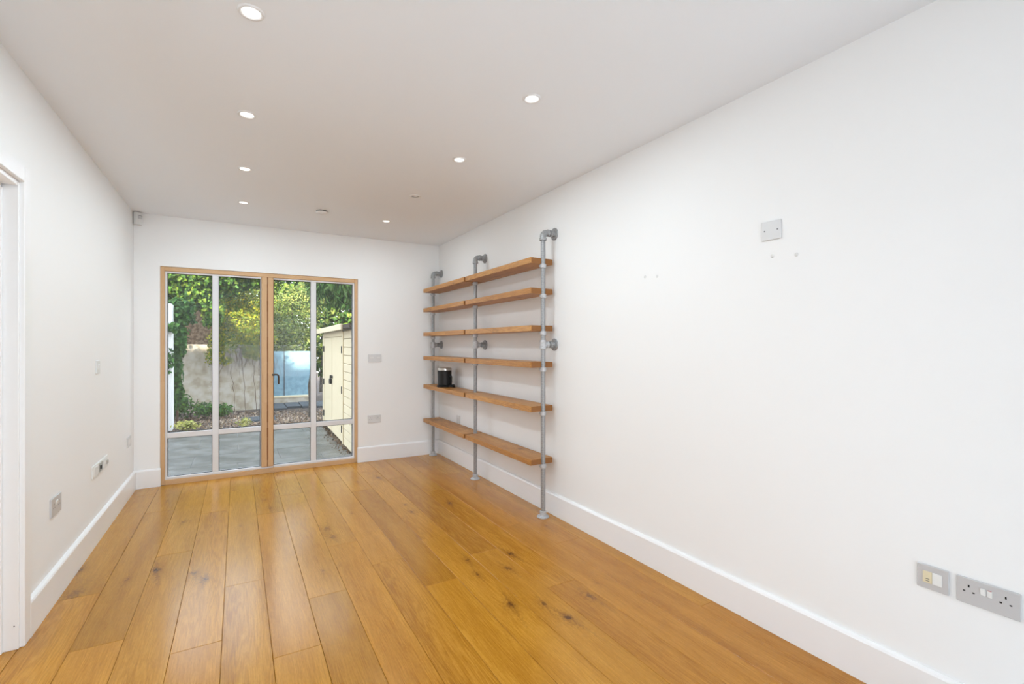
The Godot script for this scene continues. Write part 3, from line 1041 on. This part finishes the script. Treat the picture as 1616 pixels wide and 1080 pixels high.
# leaves spread through balls [centre, radii, share]; they face outwards and up
func leaves(parent: Node, mesh: Mesh, m: Material, count: int, balls: Array, size: Vector2, cols: Array, seed_: int, droop := 0.3, called := "foliage") -> MultiMeshInstance3D:
	var r := RandomNumberGenerator.new()
	r.seed = seed_
	var total := 0.0
	for b in balls: total += b[2]
	var mm := MultiMesh.new()
	mm.transform_format = MultiMesh.TRANSFORM_3D
	mm.use_colors = true
	mm.mesh = mesh
	mm.instance_count = count
	for i in count:
		var pick := r.randf() * total
		var b = balls[0]
		for q in balls:
			pick -= q[2]
			if pick <= 0.0:
				b = q
				break
		var d := Vector3(r.randfn(), r.randfn(), r.randfn()).normalized()
		var rad := pow(r.randf(), 0.4)
		var bump := 0.82 + 0.3 * sin(d.x * 5.0 + b[0].x * 3.0) * sin(d.y * 6.0 + b[0].y) * cos(d.z * 5.0)
		var radii: Vector3 = b[1]
		var p: Vector3 = b[0] + d * radii * rad * bump
		var n := (d + Vector3(0, 0.5, 0.35) + Vector3(r.randfn(), r.randfn(), r.randfn()) * 0.55).normalized()
		var tip := (Vector3(r.randfn() * 0.6, -droop + r.randfn() * 0.5, r.randfn() * 0.6) + d * 0.5)
		tip = (tip - n * tip.dot(n)).normalized()
		var s := r.randf_range(size.x, size.y)
		var bs := Basis(tip.cross(n).normalized() * s, tip * s, n * s)
		mm.set_instance_transform(i, Transform3D(bs, p))
		var c: Color = cols[r.randi() % cols.size()]
		var c2: Color = cols[r.randi() % cols.size()]
		mm.set_instance_color(i, c.lerp(c2, r.randf() * 0.5) * (0.75 * r.randf_range(0.5, 1.4)))
	var o := MultiMeshInstance3D.new()
	o.multimesh = mm
	o.material_override = m
	o.name = called
	o.set_meta("kind", "stuff")
	parent.add_child(o, true)
	return o

func stems(parent: Node, paths: Array, m: Material, called := "stem"):
	var st := begin()
	for p in paths:
		tube(st, p[0], p[1], 8)
	return put(st, called, m, parent)

func garden():
	ground_slabs()
	# rendered garden wall
	var st := begin()
	cbox(st, Vector3(-4.0, -0.3, -12.0), Vector3(0.62, 1.32, -11.75), 0.01)
	var gw := struct(st, "wall_garden", M.render)
	tag(gw, "weathered pale rendered garden wall behind the flower bed")
	# fence above the wall
	var f := thing("fence", Vector3(0, 0, -12.15))
	tag(f, "brown timber board fence rising above the rendered garden wall", "fence")
	for k in 26:
		put(box(Vector3(-4.0 + 0.15 * k, 0.3, -0.012), Vector3(-4.0 + 0.15 * k + 0.1495, 2.1 + 0.01 * sin(k * 2.0), 0.012), 0.003), "board", M.fence, f)
	for y in [0.6, 1.9]: put(box(Vector3(-4.0, y - 0.04, -0.06), Vector3(-0.1, y + 0.04, -0.012), 0.004), "rail", M.fence, f)
	# white pier at the left
	st = begin()
	cbox(st, Vector3(-1.5, -0.3, -9.8), Vector3(-0.93, 1.98, -9.5), 0.01)
	var pier := put(st, "wall_pier", M.pier)
	tag(pier, "white painted masonry pier at the left of the flower bed", "pier")
	# blue panels
	var b := thing("blue_screen", Vector3(0, 0, -12.45))
	tag(b, "pale blue panel screen on a cream kerb at the back of the garden", "screen")
	for r in [[0.40, 0.945], [0.955, 1.62]]:
		put(box(Vector3(r[0], 0.10, -0.02), Vector3(r[1], 1.16, 0.02), 0.006), "panel", M.blue, b)
	put(box(Vector3(0.40, 0.06, -0.05), Vector3(1.62, 0.11, 0.06), 0.008), "kerb", M.cream, b)
	put(box(Vector3(0.40, -0.2, -0.05), Vector3(1.62, 0.06, 0.05), 0.004), "plinth", M.render, b)
	put(box(Vector3(0.940, 0.05, -0.03), Vector3(0.960, 1.16, 0.024), 0.002), "post", M.slate, b)
	# flat slates at the foot of the screen
	var ed := thing("slate_path", Vector3(0, 0, 0))
	tag(ed, "dark slate paving in front of the blue panel screen", "path")
	for k in 4:
		put(box(Vector3(0.64 + 0.30 * k, -0.2, -12.35), Vector3(0.64 + 0.30 * k + 0.285, GY + 0.012 + 0.003 * (k % 3), -11.35 - 0.10 * ((k * 2) % 3)), 0.006), "stone", M.slate, ed)
	# flat slate slab in the bed
	st = begin()
	cbox(st, Vector3(0.05, -0.10, -10.3), Vector3(0.62, -0.055, -9.75), 0.01)
	tag(put(st, "stepping_stone", M.slate), "flat dark slate stepping stone lying among fallen leaves", "stepping stone")
	shed()
	plants()

func shed():
	var x := 1.262
	var s := thing("shed", Vector3(x, GY, -7.5), -0.02)
	tag(s, "cream painted garden shed with double doors and an overhanging roof edge", "shed")
	# local: x to the right (into the shed), z towards the house
	var z0 := -1.22
	var z1 := 1.35
	put(box(Vector3(0.02, 0.0, z0), Vector3(1.6, 1.58, z1), 0.004), "body", M.cream2, s)
	# shiplap on the front beside the doors
	for k in 14:
		put(box(Vector3(-0.006, 0.02 + 0.11 * k, 0.80), Vector3(0.03, 0.02 + 0.11 * k + 0.103, z1), 0.003), "cladding_board", M.cream, s)
	# frame round the doors
	var fr := begin()
	cbox(fr, Vector3(-0.02, 0.0, z0 + 0.0), Vector3(0.03, 1.55, -1.07), 0.003)
	cbox(fr, Vector3(-0.02, 0.0, 0.745), Vector3(0.03, 1.55, 0.80), 0.003)
	cbox(fr, Vector3(-0.02, 1.485, -1.07), Vector3(0.03, 1.58, 0.745), 0.003)
	put(fr, "door_frame", M.cream, s)
	# two doors of upright boards
	for d in [[-1.065, -0.215], [-0.185, 0.74]]:
		var door := put(box(Vector3(0.0, 0.04, d[0]), Vector3(0.02, 1.48, d[1]), 0.002), "door", M.cream2, s)
		var n := 8
		var w: float = (d[1] - d[0]) / n
		for k in n:
			put(box(Vector3(-0.014, 0.04, d[0] + w * k + 0.002), Vector3(0.004, 1.48, d[0] + w * (k + 1) - 0.002), 0.003), "board", M.cream, door)
		var hz: float = d[0] - 0.004 if d[0] < -0.5 else d[1] + 0.004
		for y in [0.22, 0.75, 1.30]:
			put(box(Vector3(-0.030, y - 0.05, hz - 0.018), Vector3(-0.012, y + 0.05, hz + 0.018), 0.002), "hinge", M.ironwork, door)
	put(box(Vector3(0.0, 0.04, -0.22), Vector3(0.0195, 1.48, -0.18), 0.0), "door_gap", M.oak_dark, s)
	var lk := begin()
	cbox(lk, Vector3(-0.030, 0.86, -0.27), Vector3(-0.013, 0.90, -0.10), 0.002)
	cbox(lk, Vector3(-0.055, 0.77, -0.24), Vector3(-0.022, 0.85, -0.16), 0.006)
	tube(lk, [Vector3(-0.038, 0.84, -0.225), Vector3(-0.038, 0.89, -0.22), Vector3(-0.038, 0.90, -0.20), Vector3(-0.038, 0.89, -0.18), Vector3(-0.038, 0.84, -0.175)], 0.007, 8)
	put(lk, "padlock", M.ironwork, s)
	# roof: felt on a board, cream fascia on the front
	var rf := begin()
	cbox(rf, Vector3(-0.10, 1.57, -1.32), Vector3(1.75, 1.62, z1 + 0.40), 0.004)
	put(rf, "roof", M.felt, s)
	put(box(Vector3(-0.125, 1.555, -1.34), Vector3(-0.10, 1.63, 1.30), 0.004), "fascia", M.cream, s)

func wander(a: Vector3, b: Vector3, n: int, amp: float, seed_: int) -> Array:
	var r := RandomNumberGenerator.new()
	r.seed = seed_
	var pts := []
	for i in n + 1:
		var t := float(i) / n
		pts.append(a.lerp(b, t) + Vector3(r.randfn(), r.randfn(), r.randfn()) * amp * sin(PI * t))
	return pts

func taper(n: int, r0: float, r1: float) -> Array:
	var a := []
	for i in n + 1: a.append(lerpf(r0, r1, float(i) / n))
	return a

func plants():
	var ivy := leaf_mesh("ivy")
	var long := leaf_mesh("long")
	var oval := leaf_mesh("oval")
	var dark_green := [Color(0.03, 0.10, 0.018), Color(0.06, 0.17, 0.025), Color(0.10, 0.23, 0.05), Color(0.045, 0.13, 0.035)]
	var mid_green := [Color(0.09, 0.19, 0.018), Color(0.16, 0.27, 0.025), Color(0.05, 0.12, 0.015), Color(0.24, 0.33, 0.04)]
	var yellow := [Color(0.55, 0.50, 0.03), Color(0.38, 0.42, 0.03), Color(0.68, 0.56, 0.05), Color(0.24, 0.33, 0.03)]
	var grey_green := [Color(0.12, 0.20, 0.06), Color(0.20, 0.28, 0.07), Color(0.07, 0.14, 0.035), Color(0.27, 0.33, 0.08)]
	# ivy on the pier and wall
	var p := thing("ivy", Vector3(-0.90, GY, -10.0))
	tag(p, "dark green ivy climbing in a column beside the white pier", "ivy")
	leaves(p, ivy, M.leaf, 3000, [[Vector3(0.04, 1.95, 0.1), Vector3(0.26, 0.30, 0.25), 1.3], [Vector3(0.02, 1.45, 0.1), Vector3(0.15, 0.4, 0.2), 1.0], [Vector3(-0.02, 0.95, 0.1), Vector3(0.11, 0.35, 0.16), 0.55], [Vector3(0.0, 0.55, 0.1), Vector3(0.09, 0.3, 0.12), 0.4], [Vector3(-0.06, 1.65, 0.52), Vector3(0.14, 0.12, 0.10), 0.10], [Vector3(-0.08, 1.1, 0.50), Vector3(0.10, 0.3, 0.08), 0.10]], Vector2(0.04, 0.07), dark_green, 11, 0.7)
	stems(p, [[wander(Vector3(0, 0, 0.05), Vector3(0.03, 2.2, 0.05), 10, 0.03, 3), taper(10, 0.018, 0.008)], [wander(Vector3(-0.05, 0, 0.05), Vector3(-0.1, 1.6, 0.1), 8, 0.03, 4), taper(8, 0.012, 0.005)]], M.twig)
	# tree that hangs over from the left
	p = thing("broadleaf_tree", Vector3(-1.9, GY, -11.3))
	tag(p, "broadleaf tree hanging dark leaves over the left pair of panes", "tree")
	leaves(p, ivy, M.leaf, 11000, [[Vector3(0.6, 2.7, 0.3), Vector3(0.9, 0.75, 0.7), 1.6], [Vector3(1.5, 2.75, 0.2), Vector3(0.9, 0.5, 0.7), 1.4], [Vector3(2.2, 2.95, 0.1), Vector3(0.7, 0.5, 0.6), 0.9], [Vector3(1.15, 2.3, 0.3), Vector3(0.42, 0.35, 0.5), 0.6], [Vector3(1.48, 1.95, 0.4), Vector3(0.22, 0.30, 0.3), 0.25], [Vector3(0.3, 3.4, 0.0), Vector3(1.2, 0.6, 0.8), 0.8]], Vector2(0.045, 0.085), dark_green + mid_green, 21, 0.6)
	stems(p, [[wander(Vector3(0, 0, 0), Vector3(0.2, 2.6, 0), 8, 0.05, 5), taper(8, 0.09, 0.05)], [wander(Vector3(0.2, 2.3, 0), Vector3(2.2, 2.9, 0.1), 10, 0.05, 6), taper(10, 0.045, 0.01)], [wander(Vector3(0.2, 2.4, 0), Vector3(1.2, 3.3, 0.2), 8, 0.05, 7), taper(8, 0.04, 0.01)]], M.bark, "trunk")
	# yellow-green shrub over the wall
	p = thing("golden_shrub", Vector3(0.05, 1.0, -12.0))
	tag(p, "yellow green sunlit shrub spilling over the garden wall in the second pane", "shrub")
	leaves(p, oval, M.leaf, 13000, [[Vector3(0.0, 0.80, 0.6), Vector3(0.62, 0.5, 0.24), 1.4], [Vector3(-0.28, 0.42, 0.6), Vector3(0.36, 0.34, 0.24), 0.7], [Vector3(0.30, 0.40, 0.6), Vector3(0.45, 0.32, 0.24), 0.8], [Vector3(0.1, 1.25, 0.5), Vector3(0.8, 0.35, 0.3), 0.7], [Vector3(0.28, 0.16, 0.52), Vector3(0.34, 0.20, 0.16), 0.45], [Vector3(-0.46, 0.12, 0.55), Vector3(0.20, 0.26, 0.14), 0.22], [Vector3(-0.25, -0.02, 0.50), Vector3(0.14, 0.12, 0.10), 0.07]], Vector2(0.026, 0.052), yellow + mid_green, 31, 0.3)
	var tw := []
	for k in 26:
		var a := Vector3(-0.40 + 0.04 * k, 0.32, 0.42)
		tw.append([wander(a, a + Vector3(rng.randf_range(-0.22, 0.28), -0.40 - rng.randf() * 0.30, 0.02), 6, 0.045, 40 + k), taper(6, 0.006, 0.003)])
	tw.append([wander(Vector3(-0.1, 0.3, 0.4), Vector3(0.62, -0.02, 0.4), 8, 0.04, 140), taper(8, 0.010, 0.005)])
	for k in 3: tw.append([wander(Vector3(-0.1 + 0.2 * k, -1.10, 0.38), Vector3(-0.2 + 0.2 * k, 0.4, 0.42), 12, 0.018, 150 + k), taper(12, 0.005, 0.004)])
	stems(p, tw, M.twig)
	# hedge behind, centre
	p = thing("grey_green_bush", Vector3(1.1, 0.3, -13.2))
	tag(p, "loose grey green bush rising behind the blue panel screen", "bush")
	leaves(p, oval, M.leaf, 15000, [[Vector3(0.0, 1.3, 0.2), Vector3(0.9, 0.75, 0.5), 1.5], [Vector3(-0.6, 1.9, 0.0), Vector3(0.8, 0.6, 0.5), 1.0], [Vector3(0.5, 2.2, 0.0), Vector3(0.9, 0.6, 0.5), 1.0]], Vector2(0.032, 0.062), grey_green + [Color(0.34, 0.40, 0.12), Color(0.45, 0.48, 0.12)], 41, 0.2)
	stems(p, [[wander(Vector3(0, -0.4, 0), Vector3(0.1, 2.2, 0), 8, 0.05, 61), taper(8, 0.05, 0.02)]], M.bark)
	# tree with long leaves at the right
	p = thing("slender_tree", Vector3(1.20, GY, -9.75))
	tag(p, "slender dark trunked tree with long narrow leaves beside the shed", "tree")
	leaves(p, long, M.leaf, 9000, [[Vector3(0.55, 2.55, 0.1), Vector3(0.75, 0.55, 0.7), 1.5], [Vector3(1.3, 2.7, 0.2), Vector3(0.8, 0.65, 0.8), 1.2], [Vector3(0.2, 3.0, 0.0), Vector3(0.8, 0.5, 0.7), 0.9], [Vector3(1.0, 3.4, 0.1), Vector3(1.2, 0.7, 0.9), 0.9]], Vector2(0.09, 0.16), [Color(0.06, 0.16, 0.03), Color(0.11, 0.26, 0.05), Color(0.18, 0.36, 0.08), Color(0.04, 0.10, 0.02), Color(0.26, 0.42, 0.14)], 51, 1.0)
	stems(p, [[wander(Vector3(0, 0, 0), Vector3(0.08, 2.4, 0.0), 8, 0.02, 71), taper(8, 0.045, 0.032)], [wander(Vector3(0.08, 2.2, 0), Vector3(1.2, 3.0, 0.1), 8, 0.05, 72), taper(8, 0.03, 0.01)], [wander(Vector3(0.08, 2.3, 0), Vector3(0.4, 3.3, 0.1), 8, 0.05, 73), taper(8, 0.03, 0.01)]], M.bark, "trunk")
	# tall hedge that closes the view
	p = thing("tall_hedge", Vector3(0.6, GY, -14.8))
	tag(p, "tall mixed hedge closing the far end of the garden", "hedge")
	leaves(p, oval, M.leaf, 17000, [[Vector3(-2.4, 1.8, 0), Vector3(1.6, 1.9, 0.5), 1.0], [Vector3(-0.2, 1.9, 0), Vector3(1.6, 2.0, 0.5), 1.0], [Vector3(2.0, 1.9, 0), Vector3(1.6, 2.0, 0.5), 1.0], [Vector3(-1.2, 3.0, 0), Vector3(1.6, 1.3, 0.5), 0.7], [Vector3(1.2, 3.1, 0), Vector3(1.6, 1.3, 0.5), 0.7], [Vector3(3.2, 2.6, 0), Vector3(1.2, 1.9, 0.5), 0.7]], Vector2(0.11, 0.19), mid_green + dark_green + [Color(0.36, 0.42, 0.08)], 61, 0.3)
	var ht := []
	for k in 6: ht.append([wander(Vector3(-2.5 + k, 0, 0), Vector3(-2.4 + k, 3.2, 0), 6, 0.05, 80 + k), taper(6, 0.05, 0.02)])
	stems(p, ht, M.bark)
	# low shrub in the bed
	p = thing("low_shrub", Vector3(-0.75, GY, -10.9))
	tag(p, "low leafy green shrub at the foot of the garden wall, left", "shrub")
	leaves(p, oval, M.leaf, 2200, [[Vector3(-0.2, 0.25, 0.2), Vector3(0.3, 0.26, 0.2), 1.0], [Vector3(0.22, 0.16, 0.25), Vector3(0.28, 0.16, 0.2), 0.7], [Vector3(0.5, 0.14, 0.3), Vector3(0.2, 0.14, 0.15), 0.35]], Vector2(0.03, 0.06), [Color(0.07, 0.18, 0.03), Color(0.13, 0.28, 0.05), Color(0.05, 0.12, 0.03)], 91, 0.2)
	stems(p, [[wander(Vector3(0, 0, 0.2), Vector3(0.1, 0.35, 0.2), 4, 0.02, 92), taper(4, 0.012, 0.005)], [wander(Vector3(0, 0, 0.2), Vector3(-0.3, 0.4, 0.2), 4, 0.02, 93), taper(4, 0.01, 0.004)]], M.twig)
	# two small yellow plants near the patio
	for q in [[Vector3(-0.72, GY, -9.35), 260, 0.17, "lime yellow ground plant at the left edge of the patio", 95], [Vector3(0.10, GY, -9.25), 110, 0.09, "small lime yellow plant at the middle of the patio edge", 96]]:
		p = thing("ground_plant", q[0])
		tag(p, q[3], "plant", "lime yellow plants at the patio edge")
		leaves(p, oval, M.leaf, q[1], [[Vector3(0, 0.06, 0), Vector3(q[2] * 1.3, 0.08, q[2] * 0.8), 1.0]], Vector2(0.03, 0.055), [Color(0.55, 0.55, 0.14), Color(0.70, 0.66, 0.25), Color(0.40, 0.45, 0.10)], q[4], 0.0)
		stems(p, [[[Vector3(0, -0.01, 0), Vector3(0, 0.08, 0)], 0.006]], M.twig)
	# fallen leaves on the bed: nobody could count them
	var litter := leaves(self, oval, M.litter, 6500, [[Vector3(0.1, GY - 0.03, -10.3), Vector3(1.9, 0.012, 1.25), 1.0], [Vector3(1.0, GY - 0.03, -9.9), Vector3(1.0, 0.012, 0.8), 0.4]], Vector2(0.025, 0.055), [Color(0.30, 0.19, 0.11), Color(0.42, 0.30, 0.20), Color(0.20, 0.12, 0.08), Color(0.55, 0.45, 0.33), Color(0.36, 0.30, 0.27)], 99, 0.0, "fallen_leaves")
	tag(litter, "brown fallen leaves covering the soil of the flower bed", "fallen leaves")
	litter = leaves(self, oval, M.litter, 900, [[Vector3(1.235, GY + 0.010, -7.3), Vector3(0.05, 0.008, 1.6), 1.0], [Vector3(1.18, GY + 0.006, -6.9), Vector3(0.14, 0.004, 1.0), 0.25]], Vector2(0.012, 0.035), [Color(0.16, 0.10, 0.06), Color(0.25, 0.17, 0.10)], 98, 0.0, "leaf_debris")
	tag(litter, "dark leaf debris on the patio along the foot of the shed", "fallen leaves")
